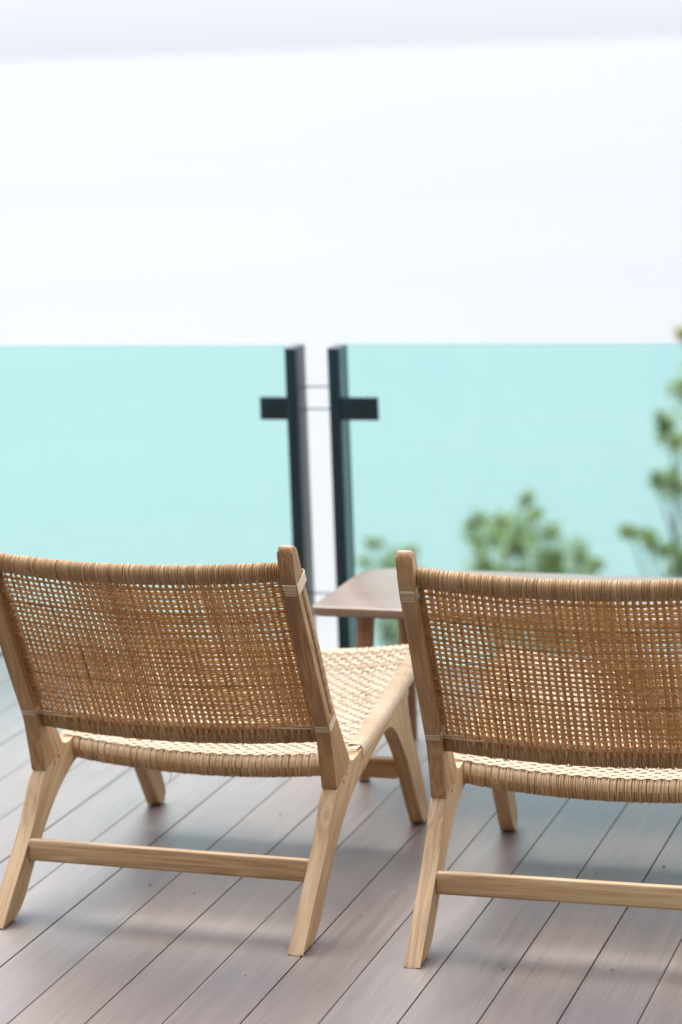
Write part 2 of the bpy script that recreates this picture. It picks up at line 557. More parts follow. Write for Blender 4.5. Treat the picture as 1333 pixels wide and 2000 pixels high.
# deck frame: x = across the boards, y = along them
PITCHB, GAP, R0 = 0.1275, 0.0021, -1.1580
FA = 0.285                                           # railing direction
fdir = Vector((math.cos(FA), -math.sin(FA), 0)); fnor = Vector((math.sin(FA), math.cos(FA), 0))
edge_pt = Vector((-0.933, 6.385, 0))
dR = Vector((math.cos(DECK_A), -math.sin(DECK_A), 0)); dF = Vector((math.sin(DECK_A), math.cos(DECK_A), 0))
def edge_y(r):                                       # along-board coordinate of the deck edge at offset r
    e = edge_pt
    k = (r - e.dot(dR)) / fdir.dot(dR)
    return (e + fdir * k).dot(dF)
for k in range(-24, 18):
    r0 = R0 + k * PITCHB + GAP / 2; r1 = r0 + PITCHB - GAP
    bm = bmesh.new()
    y0 = -1.6 + 0.0
    dz = rng.normal(0, 0.0004)
    vsb = [(r0, y0), (r1, y0), (r1, edge_y(r1)), (r0, edge_y(r0))]
    ch = 0.0007
    T0 = [bm.verts.new((x + (ch if i in (0, 3) else -ch), y, dz)) for i, (x, y) in enumerate(vsb)]
    T1 = [bm.verts.new((x, y, dz - ch)) for x, y in vsb]
    T2 = [bm.verts.new((x, y, -0.024)) for x, y in vsb]
    bm.faces.new(T0)
    for A_, B_ in ((T0, T1), (T1, T2)):
        for i in range(4):
            j = (i + 1) % 4
            bm.faces.new((A_[i], B_[i], B_[j], A_[j]))
    bm_obj('board', bm, M_BOARD, DECK, smooth=False)
bm = bmesh.new()
r0, r1 = R0 - 24 * PITCHB, R0 + 18 * PITCHB
vsb = [(r0, -1.6), (r1, -1.6), (r1, edge_y(r1)), (r0, edge_y(r0))]
a_ = [bm.verts.new((x, y, -0.0245)) for x, y in vsb]; b2 = [bm.verts.new((x, y, -0.30)) for x, y in vsb]
bm.faces.new(a_); bm.faces.new(b2[::-1])
for i in range(4): bm.faces.new((a_[i], b2[i], b2[(i + 1) % 4], a_[(i + 1) % 4]))
bm_obj('underlay', bm, M_SUB, DECK, smooth=False)
bm = bmesh.new()
M4 = Matrix.Translation(edge_pt) @ Matrix.Rotation(-FA, 4, 'Z')
add_box(bm, (-3.2, 0.003, -0.32), (3.8, 0.028, 0.006), 0.002, 1, M=Matrix.Rotation(DECK_A, 4, 'Z') @ M4)
bm_obj('edge_trim', bm, M_TRIM, DECK)

# ------------------------------------------------------------------ unseen house behind the camera, added to shade the chair backs
M_WALL, t_, b_ = new_mat('house_render')
tc_ = t_.nodes.new('ShaderNodeTexCoord')
t_.links.new(ramp(t_, noise(t_, tc_.outputs['Object'], 6, 5), [(0.3, (0.26, 0.24, 0.215)), (0.7, (0.34, 0.315, 0.285))]), b_.inputs['Base Color'])
b_.inputs['Roughness'].default_value = 0.85
M_SOFFIT = wood_mat('soffit_wood', (0.05, 0.026, 0.013), (0.09, 0.048, 0.024), (0.13, 0.075, 0.04))
house = empty('house', tuple(dR * -0.6 + dF * -1.72), -DECK_A)
tag(house, 'unseen house wall and timber lined roof overhang behind the deck', 'house')
bm = bmesh.new(); add_box(bm, (-6.5, -0.25, -0.3), (6.5, 0.08, 3.0), 0.01, 1); bm_obj('wall', bm, M_WALL, house)
bm = bmesh.new(); add_box(bm, (-7.0, -1.2, 3.002), (7.0, ROOF_OUT, 3.25), 0.01, 1); bm_obj('roof', bm, M_SOFFIT, house, grain=((1, 0, 0), 90))
for xx in (-6.2, 6.2):
    bm = bmesh.new(); add_box(bm, (xx - 0.1, ROOF_OUT - 0.5, -0.35), (xx + 0.1, ROOF_OUT - 0.3, 3.0), 0.006, 1); bm_obj('column', bm, M_WALL, house)

# ------------------------------------------------------------------ glass railing
P0 = at(555.2, 680.0, 6.235)
rail_z = P0.z
rail = empty('glass_railing', (P0.x, P0.y, 0), -FA)
tag(rail, 'tinted glass railing along the deck edge with a pair of dark metal posts', 'railing')
def s_of(x, y):                                     # where a pixel ray meets the railing's front plane
    r = ray(x, y); k = (P0 - CAM).dot(fnor) / r.dot(fnor)
    return (CAM + r * k - P0).dot(fdir)
sR = s_of(638.9, 680)
PW, PD = 0.030, 0.088
for s in (0.0, sR):
    bm = bmesh.new()
    add_box(bm, (s, 0, -0.28), (s + PW, PD, rail_z), 0.002, 2)
    bm_obj('post', bm, M_METAL, rail)
zc1, zc0 = rail_z - 0.1290, rail_z - 0.1890
for (a, b) in ((s_of(507, 797), -0.0005), (sR + PW + 0.0005, s_of(737.5, 797))):
    for dz in (0.0,):
        bm = bmesh.new()
        add_box(bm, (a, 0.004, zc0 + dz), (b, 0.016, zc1 + dz), 0.002, 2)
        cl = bm_obj('clamp', bm, M_METAL, rail)
        bm = bmesh.new()
        cx_ = a + (b - a) * (0.42 if a < 0 else 0.55)
        bmesh.ops.create_cone(bm, cap_ends=True, segments=16, radius1=0.006, radius2=0.005, depth=0.004,
                              matrix=Matrix.Translation((cx_, 0.0022, (zc0 + zc1) / 2 + dz)) @ Matrix.Rotation(math.pi / 2, 4, 'X'))
        bm_obj('bolt', bm, M_METAL, cl)
for z in (rail_z - 0.110, rail_z - 0.169, rail_z - 0.665, rail_z - 0.724):
    bm = bmesh.new()
    bmesh.ops.create_cone(bm, cap_ends=True, segments=10, radius1=0.0022, radius2=0.0022, depth=sR - PW - 0.001,
                          matrix=Matrix.Translation(((sR + PW) / 2, PD - 0.02, z)) @ Matrix.Rotation(math.pi / 2, 4, 'Y'))
    bm_obj('spacer_rod', bm, M_STEEL, rail)
for (a, b, dz) in ((-2.6, -0.0008, 0.003), (sR + PW + 0.0008, 3.0, 0.0055)):
    bm = bmesh.new()
    add_box(bm, (a, 0.018, -0.22), (b, 0.030, rail_z + dz), 0.0015, 1)
    pane = bm_obj('glass_pane', bm, M_GLASS, rail)
    bm = bmesh.new()
    add_box(bm, (a + 0.001, 0.0185, rail_z + dz + 0.0003), (b - 0.001, 0.0295, rail_z + dz + 0.0016), 0.0004, 1)
    bm_obj('polished_edge', bm, M_GEDGE, pane)

# ------------------------------------------------------------------ lounge chair
W2, TH = 0.31, 0.029
CA = 0.32896
chair = empty('lounge_chair', (-0.39082, 4.17807, 0), -CA)

POST = spline([
    (0.2184, 0.2408, 'c'), (0.2150, 0.262), (0.2104, 0.286), (0.2004, 0.333), (0.1895, 0.3648), (0.1500, 0.446), (0.1050, 0.543), (0.0745, 0.606),
    (0.0485, 0.6628), (0.0380, 0.699), (0.0330, 0.721), (0.0345, 0.7335), (0.0440, 0.7385), (0.0560, 0.729), (0.0725, 0.697), (0.0850, 0.672, 'c'),
    (0.0655, 0.6625, 'c'), (0.0830, 0.622), (0.1260, 0.535), (0.1725, 0.440), (0.1990, 0.385, 'c'), (0.2300, 0.382, 'c'),
    (0.2588, 0.3381), (0.2850, 0.299), (0.2960, 0.2815), (0.3010, 0.2765, 'c'), (0.2860, 0.2620, 'c')], 4)
CUT1 = ((0.2184, 0.2408), (0.2860, 0.2620)); CUT1b = ((0.2860, 0.2620), (0.3010, 0.2765))
RLEG = spline([
    (0.2184, 0.2408, 'c'), (0.1957, 0.217), (0.1482, 0.1500), (0.0700, 0.0720), (0.0060, 0.0080), (0.0010, 0.0015, 'c'), (0.0060, 0.0, 'c'), (0.0480, 0.0, 'c'),
    (0.0580, 0.0040), (0.0963, 0.0270), (0.1467, 0.0790), (0.1991, 0.1322), (0.2388, 0.1646), (0.2881, 0.1968), (0.3422, 0.2210), (0.3772, 0.2296, 'c'),
    (0.3772, 0.2765, 'c'), (0.3350, 0.2705), (0.3150, 0.2700), (0.3010, 0.2765, 'c'), (0.2860, 0.2620, 'c')], 4)
CUT2 = ((0.3772, 0.2296), (0.3772, 0.2765))
RAIL = spline([
    (0.3772, 0.2296, 'c'), (0.4231, 0.2440), (0.4752, 0.2572), (0.5224, 0.2687, 'c'), (0.6853, 0.3130, 'c'), (0.7137, 0.3184), (0.7700, 0.3300), (0.8280, 0.3440, 'c'),
    (0.8340, 0.3560), (0.8280, 0.3725, 'c'), (0.7600, 0.3540), (0.6849, 0.3350), (0.5859, 0.3120), (0.5027, 0.2965), (0.4219, 0.2815), (0.3772, 0.2765, 'c')], 4)
CUT3 = ((0.5224, 0.2687), (0.6853, 0.3130))
FLEG = spline([
    (0.5224, 0.2687, 'c'), (0.5500, 0.2680), (0.5744, 0.2590), (0.6073, 0.2300), (0.6555, 0.1720), (0.7079, 0.0840), (0.7520, 0.0120), (0.7600, 0.0035, 'c'),
    (0.7660, 0.003, 'c'), (0.7860, 0.003, 'c'), (0.7926, 0.0125), (0.7862, 0.0452), (0.7495, 0.1231), (0.7070, 0.1976), (0.6821, 0.2548), (0.6745, 0.2850),
    (0.6770, 0.3030), (0.6853, 0.3130, 'c')], 4)

sd = 1
for side in (-1, 1):
    u0, u1 = (W2 - TH, W2) if side > 0 else (-W2, -W2 + TH)
    bm_obj('back_post', prism(POST, u0, u1, 0.0048, [CUT1, CUT1b], 3), M_TEAK_POST, chair, grain=((0, -0.42, 0.91), sd)); sd += 1
    bm_obj('rear_leg', prism(RLEG, u0, u1, 0.0050, [CUT1, CUT1b, CUT2]), M_TEAK, chair, grain=((0, 0.72, 0.69), sd)); sd += 1
    bm_obj('seat_rail', prism(RAIL, u0, u1, 0.0025, [CUT2, CUT3]), M_TEAK, chair, grain=((0, 0.97, 0.22), sd)); sd += 1
    lg = bm_obj('front_leg', prism(FLEG, u0, u1, 0.0050, [CUT3]), M_TEAK, chair, grain=((0, 0.5, -0.86), sd)); sd += 1
    bm = bmesh.new()
    add_box(bm, (u0 + 0.004, 0.763, 0.0002), (u1 - 0.004, 0.787, 0.0035), 0.001, 1)
    bm_obj('dark_foot_pad', bm, M_GLIDE, lg)  # black pad standing in for the contact shadow under the front foot
    # joint pegs on the outer and inner face
    for (v, h) in ((0.262, 0.247), (0.281, 0.2555)):
        bm = bmesh.new()
        bmesh.ops.create_cone(bm, cap_ends=True, segments=12, radius1=0.0042, radius2=0.0042, depth=TH + 0.0008,
                              matrix=Matrix.Translation(((u0 + u1) / 2, v - 0.002, h - 0.002)) @ Matrix.Rotation(math.pi / 2, 4, 'Y'))
        bm_obj('peg', bm, M_TLEG, chair, grain=((1, 0, 0), sd))

# stretchers
def bar_uv(name, c0, half_w, half_h, ang, mat, seed):
    bm = bmesh.new()
    M_ = Matrix.Translation((0, c0[0], c0[1])) @ Matrix.Rotation(ang, 4, 'X')
    add_box(bm, (-W2 + TH - 0.0005, -half_w, -half_h), (W2 - TH + 0.0005, half_w, half_h), 0.005, 3, M=M_)
    return bm_obj(name, bm, mat, chair, grain=((1, 0, 0), seed))
bar_uv('stretcher', (0.1330, 0.1130), 0.0105, 0.0205, -0.12, M_TEAK, 21)
bar_uv('stretcher', (0.6840, 0.1420), 0.0105, 0.0215, 0.10, M_TEAK, 23)

# ---- cane back
UI = W2 - TH                                           # inner faces of the posts
BOW_T, BOW_B = 0.046, 0.034
TOPC, BOTC = (0.0705, 0.6850), (0.2265, 0.3480)        # rail centres at the posts
RA, RB = 0.0178, 0.0118                                # rail half height, half depth
ax = np.array([TOPC[0] - BOTC[0], TOPC[1] - BOTC[1]]); LEN = np.linalg.norm(ax); ax /= LEN
nb = np.array([-ax[1], ax[0]])                         # towards the back (away from the sitter): (-h, v)
nb = nb if nb[0] < 0 else -nb
def railc(q, top):
    b = 1 - q * q
    if top: return np.stack([q * 0 + TOPC[0] - BOW_T * b, q * 0 + TOPC[1] - 0.004 * b], -1)
    return np.stack([q * 0 + BOTC[0] - BOW_B * b, q * 0 + BOTC[1] - 0.006 * b], -1)
def panel(u, s, off):
    """point and backward normal on the back panel; s 0..1 from bottom rail to top rail, off along the backward normal"""
    u = np.asarray(u, float); s = np.asarray(s, float); u, s = np.broadcast_arrays(u, s)
    q = u / UI
    P = railc(q, False) * (1 - s)[..., None] + railc(q, True) * s[..., None]
    Nn = np.stack([np.full(u.shape, 0.0), np.full(u.shape, nb[0]), np.full(u.shape, nb[1])], -1)
    slope = (2 * (BOW_B * (1 - s) + BOW_T * s) * u / UI ** 2)     # d(v)/du
    Nn[..., 0] = slope * 0.9
    Nn /= np.linalg.norm(Nn, axis=-1)[..., None]
    return np.stack([u, P[..., 0], P[..., 1]], -1) + Nn * np.asarray(off)[..., None], Nn

def lash_rail(name, top, parent):
    # core rod
    S = Strands()
    qs = np.linspace(-1, 1, 40)
    c = railc(qs, top)
    bm = bmesh.new(); rings = []
    for q, (v, h) in zip(qs, c):
        ring = []
        for k in range(14):
            a = 2 * math.pi * k / 14
            p = np.array([v, h]) + ax * (RA - 0.0015) * math.cos(a) + nb * (RB - 0.0015) * math.sin(a)
            ring.append(bm.verts.new((q * UI, p[0], p[1])))
        rings.append(ring)
    for a_, b_ in zip(rings, rings[1:]):
        for k in range(14): bm.faces.new((a_[k], a_[(k + 1) % 14], b_[(k + 1) % 14], b_[k]))
    core = bm_obj(name, bm, M_TEAK, chair, grain=((1, 0, 0), 31 + top))
    n = 136
    grp = 0.5
    for i in range(n):
        if i % 3 == 0: grp = rng.random()
        u = -UI + 0.002 + (2 * UI - 0.004) * (i + 0.5) / n + rng.normal(0, 0.0003)
        q = np.array([u / UI])
        v, h = railc(q, top)[0]
        a = np.linspace(0, 2 * math.pi, 18, endpoint=False)
        tilt = rng.normal(0, 0.0006) + 0.0008
        prof_ = np.sign(np.cos(a)) * np.abs(np.cos(a)) ** 0.8, np.sign(np.sin(a)) * np.abs(np.sin(a)) ** 0.8
        lift = abs(rng.normal(0, 0.0005))
        P = np.stack([u + tilt * np.cos(a), v + ax[0] * (RA + lift) * prof_[0] + nb[0] * (RB + lift) * prof_[1], h + ax[1] * (RA + lift) * prof_[0] + nb[1] * (RB + lift) * prof_[1]], -1)
        Nn = np.stack([0 * a, ax[0] * np.cos(a) + nb[0] * np.sin(a), ax[1] * np.cos(a) + nb[1] * np.sin(a)], -1)
        S.add(P, Nn, 0.0040 * rng.uniform(0.86, 1.08), 0.0014, tone=min(1, max(0, 0.35 * grp + 1.0 * rng.random() - 0.2)), closed=True)
    w = S.build('lashing', M_CANE, core)
    return core
lash_rail('top_rail', True, chair)
lash_rail('lower_rail', False, chair)

NV, NH = 45, 30
S0 = (RA + 0.001) / LEN; S1 = 1 - S0
def weave(S, off0, seed, wv, wh, jit, drift=0.0):
    r = np.random.default_rng(seed)
    us = -UI + 0.006 + (2 * UI - 0.012) * (np.arange(NV) + 0.5) / NV + r.normal(0, jit, NV)
    ss = S0 + (S1 - S0) * (np.arange(NH) + 0.5) / NH + r.normal(0, jit / LEN, NH)
    amp = 0.0011
    for i in range(NV):
        s = np.linspace(S0 - 0.045, S1 + 0.045, NH * 2 + 5)
        ph = (s - S0) / (S1 - S0) * NH * math.pi
        wob = np.cumsum(r.normal(0, 0.00010, len(s))); wob -= np.linspace(0, wob[-1], len(s))
        wob = wob + drift * (0.0045 * np.sin(2.2 * us[i] / UI + 2.2 * s + 0.6))
        P, Nn = panel(us[i] + wob, s, off0 + amp * np.sin(ph) * (1 if i % 2 else -1))
        S.add(P, Nn, wv * r.uniform(0.88, 1.10), 0.0009, tone=r.random() ** 1.3)
    for j in range(NH):
        u = np.linspace(-UI - 0.004, UI + 0.004, NV * 2 + 5)
        ph = (u + UI) / (2 * UI) * NV * math.pi
        wob = np.cumsum(r.normal(0, 0.00011, len(u))) / LEN; wob -= np.linspace(0, wob[-1], len(u))
        wob = wob + drift / LEN * (0.0042 * np.sin(2.6 * u / UI + 2.2 * ss[j] + 2.0))
        P, Nn = panel(u, ss[j] + wob, off0 - amp * np.sin(ph) * (1 if j % 2 else -1))
        S.add(P, Nn, wh * r.uniform(0.82, 1.12), 0.0009, tone=r.random() ** 1.3)
SW = Strands()
weave(SW, RB - 0.0002, 11, 0.0054, 0.0051, 0.00022)
SW.build('rear_cane_web', M_CANE, chair)
SW = Strands()
weave(SW, -RB + 0.0002, 12, 0.0061, 0.0060, 0.00030, 1.0)
SW.build('front_cane_web', M_CANE, chair)

# slotted front bar of each post, wound with cane
BARP = [(0.2190, 0.3870), (0.1925, 0.4410), (0.1480, 0.5360), (0.1045, 0.6230), (0.0810, 0.6690)]
for side in (-1, 1):
    uc = side * (W2 - TH / 2)
    hw, hd = TH / 2 - 0.0010, 0.0088
    pts = np.array(BARP)
    tt = np.linspace(0, 1, 60)
    seg = np.concatenate([[0], np.cumsum(np.linalg.norm(np.diff(pts, axis=0), axis=1))]); L_ = seg[-1]; seg /= L_
    cv, chh = np.interp(tt, seg, pts[:, 0]), np.interp(tt, seg, pts[:, 1])
    bm = bmesh.new(); rings = []
    for k in range(60):
        k0, k1 = max(0, k - 1), min(59, k + 1)
        dv, dh = cv[k1] - cv[k0], chh[k1] - chh[k0]; l = math.hypot(dv, dh); nvv, nhh = dh / l, -dv / l
        rings.append([bm.verts.new((uc + a * (hw - .001), cv[k] + nvv * b * (hd - .001), chh[k] + nhh * b * (hd - .001))) for a, b in ((-1, -1), (1, -1), (1, 1), (-1, 1))])
    for a_, b_ in zip(rings, rings[1:]):
        for k in range(4): bm.faces.new((a_[k], a_[(k + 1) % 4], b_[(k + 1) % 4], b_[k]))
    bar = bm_obj('slot_bar', bm, M_TEAK, chair, grain=((0, -0.42, 0.91), 40 + side))
    S = Strands()
    n = int(L_ / 0.0046)
    for i in range(n):
        t0 = (i + 0.5) / n
        v, h = np.interp(t0, tt, cv), np.interp(t0, tt, chh)
        v2, h2 = np.interp(min(1, t0 + .02), tt, cv), np.interp(min(1, t0 + .02), tt, chh)
        v1, h1 = np.interp(max(0, t0 - .02), tt, cv), np.interp(max(0, t0 - .02), tt, chh)
        dv, dh = v2 - v1, h2 - h1; l = math.hypot(dv, dh); dv /= l; dh /= l; nvv, nhh = dh, -dv
        a = np.linspace(0, 2 * math.pi, 20, endpoint=False)
        ca, sa = np.sign(np.cos(a)) * np.abs(np.cos(a)) ** 0.45, np.sign(np.sin(a)) * np.abs(np.sin(a)) ** 0.45
        bead = 0.0022 if i % 3 == 0 else 0.0                       # the knotted edge on the inner side
        infl = 1 + bead / hw * np.clip(-ca * side, 0, 1)
        P = np.stack([uc + hw * ca * infl, v + nvv * hd * sa + dv * 0.0012 * ca, h + nhh * hd * sa + dh * 0.0012 * ca], -1)
        Nn = np.stack([np.cos(a), nvv * np.sin(a), nhh * np.sin(a)], -1)
        S.add(P, Nn, 0.0047 * rng.uniform(0.9, 1.1), 0.0011, closed=True)
    # knotted inner edge where the horizontals turn round the bar
    n = int(L_ / 0.0115)
    for i in range(n):
        t0 = (i + 0.5 + rng.normal(0, .08)) / n
        v, h = np.interp(t0, tt, cv), np.interp(t0, tt, chh)
        u_in = side * (UI - 0.0035)
        for kk in (0, 1):
            a = np.linspace(-2.4, 2.4, 12)
            sgn = 1 if kk else -1
            P = np.stack([u_in - side * 0.0045 * np.cos(a), v - 0.009 - 0.007 * np.sin(a) * sgn - 0.006 * kk, h + 0.003 * sgn + 0.0045 * np.sin(a)], -1)
            Nn = np.stack([-side * np.cos(a), -0.7 * np.ones_like(a), 0 * a], -1)
            S.add(P, Nn, 0.0036, 0.0011)
    S.build('cane_winding', M_CANE, bar)

# bindings that tie the back to the posts
def binding(side, path, n, w, kname='binding'):
    S = Strands()
    (v0, h0), (v1, h1) = path                              # back edge, front edge of the band's centre line
    d_ = np.array([v1 - v0, h1 - h0]); l = np.linalg.norm(d_); d_ /= l
    nn = np.array([-d_[1], d_[0]])
    uc = side * (W2 - TH / 2)
    for k in range(n):
        o = (k - (n - 1) / 2) * w
        a = np.linspace(0, 2 * math.pi, 36, endpoint=False)
        ca, sa = np.sign(np.cos(a)) * np.abs(np.cos(a)) ** 0.30, np.sign(np.sin(a)) * np.abs(np.sin(a)) ** 0.30
        cc = np.array([(v0 + v1) / 2, (h0 + h1) / 2]) + nn * o
        wob = rng.normal(0, 0.0004) * np.cos(a) + rng.normal(0, 0.0004) * np.sin(a)
        P = np.stack([uc + (TH / 2 + 0.0006) * ca, cc[0] + d_[0] * (l / 2 + 0.0008) * sa + nn[0] * wob, cc[1] + d_[1] * (l / 2 + 0.0008) * sa + nn[1] * wob], -1)
        Nn = np.stack([np.cos(a), d_[0] * np.sin(a), d_[1] * np.sin(a)], -1)
        S.add(P, Nn, w * 1.02, 0.0012, closed=True)
    return S.build(kname, M_CANE_BIND, chair, kind=None)
for side in (-1, 1):
    binding(side, ((0.0525, 0.6555), (0.0960, 0.6765)), 5, 0.0048)
    binding(side, ((0.1900, 0.3640), (0.2325, 0.3860)), 3, 0.0047)

for side in (-1, 1):
    S = Strands()
    for k, (dz, ln) in enumerate(((0.004, 0.085), (-0.001, 0.05))):
        a = np.linspace(0, 1, 16)
        u_ = side * (UI + 0.002 - ln * a)
        P, Nn = panel(u_, 0.062 + 0.014 * k + 0.014 * a + 0 * u_, RB + 0.0045 + 0 * a)
        S.add(P, Nn, 0.0040, 0.0011, tone=.7)
    S.build('tie', M_CANE_BIND, chair, kind=None)
# ---- cane seat
def seat_edge(v):                                      # height of the rails' upper edge
    return np.interp(v, [0.30, 0.3772, 0.4219, 0.5027, 0.5859, 0.6849, 0.76, 0.83], [0.271, 0.2775, 0.2825, 0.2975, 0.313, 0.336, 0.355, 0.3735]) + 0.0035
def sag(v):
    return np.interp(v, [0.34, 0.5, 0.7, 0.83], [0.023, 0.036, 0.035, 0.026])
def seat_pt(u, v, off=0.0):
    q = np.clip(np.asarray(u) / W2, -1, 1)
    return np.stack([np.broadcast_to(u, np.broadcast(u, v).shape), np.broadcast_to(v, np.broadcast(u, v).shape), seat_edge(v) - sag(v) * (1 - q ** 2) + off], -1)
VR, VF = 0.3560, 0.8180                                # rear and front seat rail
def seat_cross_rail(name, vc, drop, ra, rb, half, seed, tilt):
    qs = np.linspace(-1, 1, 40)
    hc = lambda q: seat_edge(vc) - sag(vc) * (1 - q ** 2) - drop
    bm = bmesh.new(); rings = []
    ct, st = math.cos(tilt), math.sin(tilt)
    def sec(a, r1, r2):
        x, y = r1 * np.sin(a), r2 * np.cos(a)
        return x * ct - y * st, x * st + y * ct
    for q in qs:
        rings.append([bm.verts.new((q * half, vc + sec(2 * math.pi * k / 14, rb - .0015, ra - .0015)[0], hc(q * half / W2) + sec(2 * math.pi * k / 14, rb - .0015, ra - .0015)[1])) for k in range(14)])
    for a_, b_ in zip(rings, rings[1:]):
        for k in range(14): bm.faces.new((a_[k], a_[(k + 1) % 14], b_[(k + 1) % 14], b_[k]))
    core = bm_obj(name, bm, M_TEAK, chair, grain=((1, 0, 0), seed))
    S = Strands(); n = int(2 * half / 0.0045); grp = .5
    for i in range(n):
        if i % 3 == 0: grp = rng.random()
        u = -half + 2 * half * (i + 0.5) / n + rng.normal(0, .0003)
        a = np.linspace(0, 2 * math.pi, 18, endpoint=False)
        lift = abs(rng.normal(0, .0006))
        sx, sy = sec(a, rb + lift, ra + lift)
        P = np.stack([u + rng.normal(0, .0007) * np.cos(a) + 0.0008 * np.sin(a), vc + sx, hc(u / W2) + sy], -1)
        Nn = np.stack([0 * a, sx, sy], -1)
        S.add(P, Nn, 0.0042 * rng.uniform(.86, 1.06), 0.0013, tone=min(1, max(0, .35 * grp + 1.0 * rng.random() - .25)), closed=True)
    # paired loops that hook the seat strands over the rail
    n = int(2 * half / 0.0135)
    for i in range(n):
        u = -half + 2 * half * (i + 0.5) / n
        a = np.linspace(-1.9, 1.9, 12)
        for dd in (-0.0024, 0.0024):
            sx, sy = sec(a * 0.55 - 0.35 * (1 if vc < .6 else -1), rb + .0012, ra + .0012)
            P = np.stack([u + dd + 0 * a, vc + sx, hc(u / W2) + sy], -1)
            S.add(P, np.stack([0 * a, sx, sy], -1), 0.0040, 0.0009, tone=.6 + .4 * rng.random())
    S.build('lashing', M_CANE_RAIL, core)
seat_cross_rail('rear_seat_rail', VR, 0.0250, 0.0205, 0.0125, UI - 0.001, 51, 0.12)
seat_cross_rail('front_seat_rail', VF, 0.0165, 0.0150, 0.0120, UI - 0.001, 53, 0.0)

S = Strands()
NR = 43                                                # fore-and-aft ribs
NG = 41                                                # pairs of cross strands
ribs = -UI + 0.004 + (2 * UI - 0.008) * (np.arange(NR) + .5) / NR
pv = (VF - VR) / NG
for i in range(NR):
    v = np.linspace(VR - 0.004, VF + 0.002, NG * 2 + 1)
    ph = (v - VR - 0.006) / pv * math.pi
    P = seat_pt(ribs[i], v, -0.0004 + 0.0003 * np.sin(ph) * (1 if i % 2 else -1))
    S.add(P, np.tile([0, -.2, 1.0], (len(v), 1)), 0.0044, 0.0011, tone=.3 + .7 * rng.random())
for g in range(NG):
    for kk in (-1, 1):
        v0 = VR - 0.007 + (g + .5) * pv + kk * 0.0026
        u = np.linspace(-W2 + 0.003, W2 - 0.003, NR * 4 + 1)
        ph = (u + UI - 0.004) / (2 * UI - 0.008) * NR * math.pi
        edge_f = np.clip((UI + 0.010 - np.abs(u)) / 0.012, 0, 1)
        wave = np.sin(ph) * (1 if g % 2 else -1)
        off = 0.0008 - 0.0014 * wave * edge_f + rng.normal(0, .0003)
        vv = v0 + kk * -0.0004 * wave + np.cumsum(rng.normal(0, .00008, len(u)))
        P = seat_pt(u, vv, off)
        S.add(P, np.tile([0, -.15, 1.0], (len(u), 1)), 0.0046 * rng.uniform(.9, 1.05), 0.0010, tone=.2 + .8 * rng.random())
S.build('seat_web', M_CANE_SEAT, chair)
# cane that folds over the side rails
for side in (-1, 1):
    S = Strands()
    n = int((0.822 - 0.372) / 0.0056)
    for i in range(n):
        v = 0.375 + (0.820 - 0.375) * (i + .5) / n
        e = float(seat_edge(v))
        wdt = 0.023 + rng.normal(0, .0006)
        pts = [(side * (UI - 0.001), e - 0.012), (side * (UI + 0.0005), e - 0.002), (side * (UI + 0.004), e + 0.0012), (side * (W2 - 0.010), e + 0.0016), (side * (W2 - 0.0035), e + 0.0006),
               (side * (W2 + 0.0008), e - 0.0042), (side * (W2 + 0.0013), e - 0.011), (side * (W2 + 0.0013), e - 0.018), (side * (W2 + 0.0008), e - wdt), (side * (W2 - 0.0015), e - wdt - 0.0012)]
        sl_ = rng.normal(0, .0006)
        P = np.array([[p[0], v - 0.010 * (max(0, (e - p[1])) / 0.023) * .5 + sl_ * k / 9, p[1]] for k, p in enumerate(pts)])
        Nn = np.array([[-side, 0, .2], [-side, 0, .6], [0, 0, 1], [0, 0, 1], [side * .5, 0, 1], [side, 0, .5], [side, 0, 0], [side, 0, 0], [side, 0, -.2], [side * .4, 0, -1]], float)
        S.add(P, Nn, 0.0047 * rng.uniform(.84, 1.06), 0.0017, tone=.2 + .8 * rng.random())
    S.build('cane_winding', M_CANE_SEAT, chair)
# a loose cane end hanging under the rear of the seat
S = Strands()
a = np.linspace(0, 1, 14)
P = np.stack([-0.075 + 0.006 * np.sin(a * 3), VR - 0.016 - 0.004 * a, 0.245 - 0.045 * a], -1)
S.add(P, np.tile([0, -1.0, 0], (14, 1)), 0.0013, 0.0006, tone=.4)
S.build('loose_cane_end', M_CANE, chair, kind=None)

tag(chair, 'teak lounge chair with cane seat visible, in front of the left railing post', 'chair', 'cane lounge chairs facing the sea')

def copy_tree(o, parent=None):
    c = o.copy(); COL.objects.link(c)
    if parent is not None: c.parent = parent
    for ch in list(o.children): copy_tree(ch, c)
    return c
chair2 = copy_tree(chair)
chair2.location = (0.37678, 3.91574, 0); chair2.rotation_euler = (0, 0, -0.29648)
tag(chair2, 'teak lounge chair in front of the coffee table, cut off by the right edge', 'chair', 'cane lounge chairs facing the sea')
for o in chair2.children:
    if o.name.startswith('loose_cane_end'):
        bpy.data.objects.remove(o); break

# ------------------------------------------------------------------ coffee table (in the left chair's frame)
cR = Vector((math.cos(CA), -math.sin(CA), 0)); cF = Vector((math.sin(CA), math.cos(CA), 0))
TU0, TU1, TV0, TV1, TT = -0.004, 1.30, 0.990, 1.400, 0.397
org = Vector((-0.39082, 4.17807, 0)) + cR * ((TU0 + TU1) / 2) + cF * ((TV0 + TV1) / 2)
table = empty('coffee_table', org, -CA)
tag(table, 'long dark brown wooden coffee table with rounded corners behind the chairs', 'table')
def rounded(hx, hy, r_far, r_near, n=10):
    p = []
    for (sx, sy, a0) in ((1, 1, 0), (-1, 1, 90), (-1, -1, 180), (1, -1, 270)):
        r = r_far if sy > 0 else r_near
        for k in range(n + 1):
            a = math.radians(a0 + 90 * k / n)
            p.append((sx * (hx - r) + r * math.cos(a), sy * (hy - r) + r * math.sin(a)))
    return p
hx, hy = (TU1 - TU0) / 2, (TV1 - TV0) / 2
bm = bmesh.new()
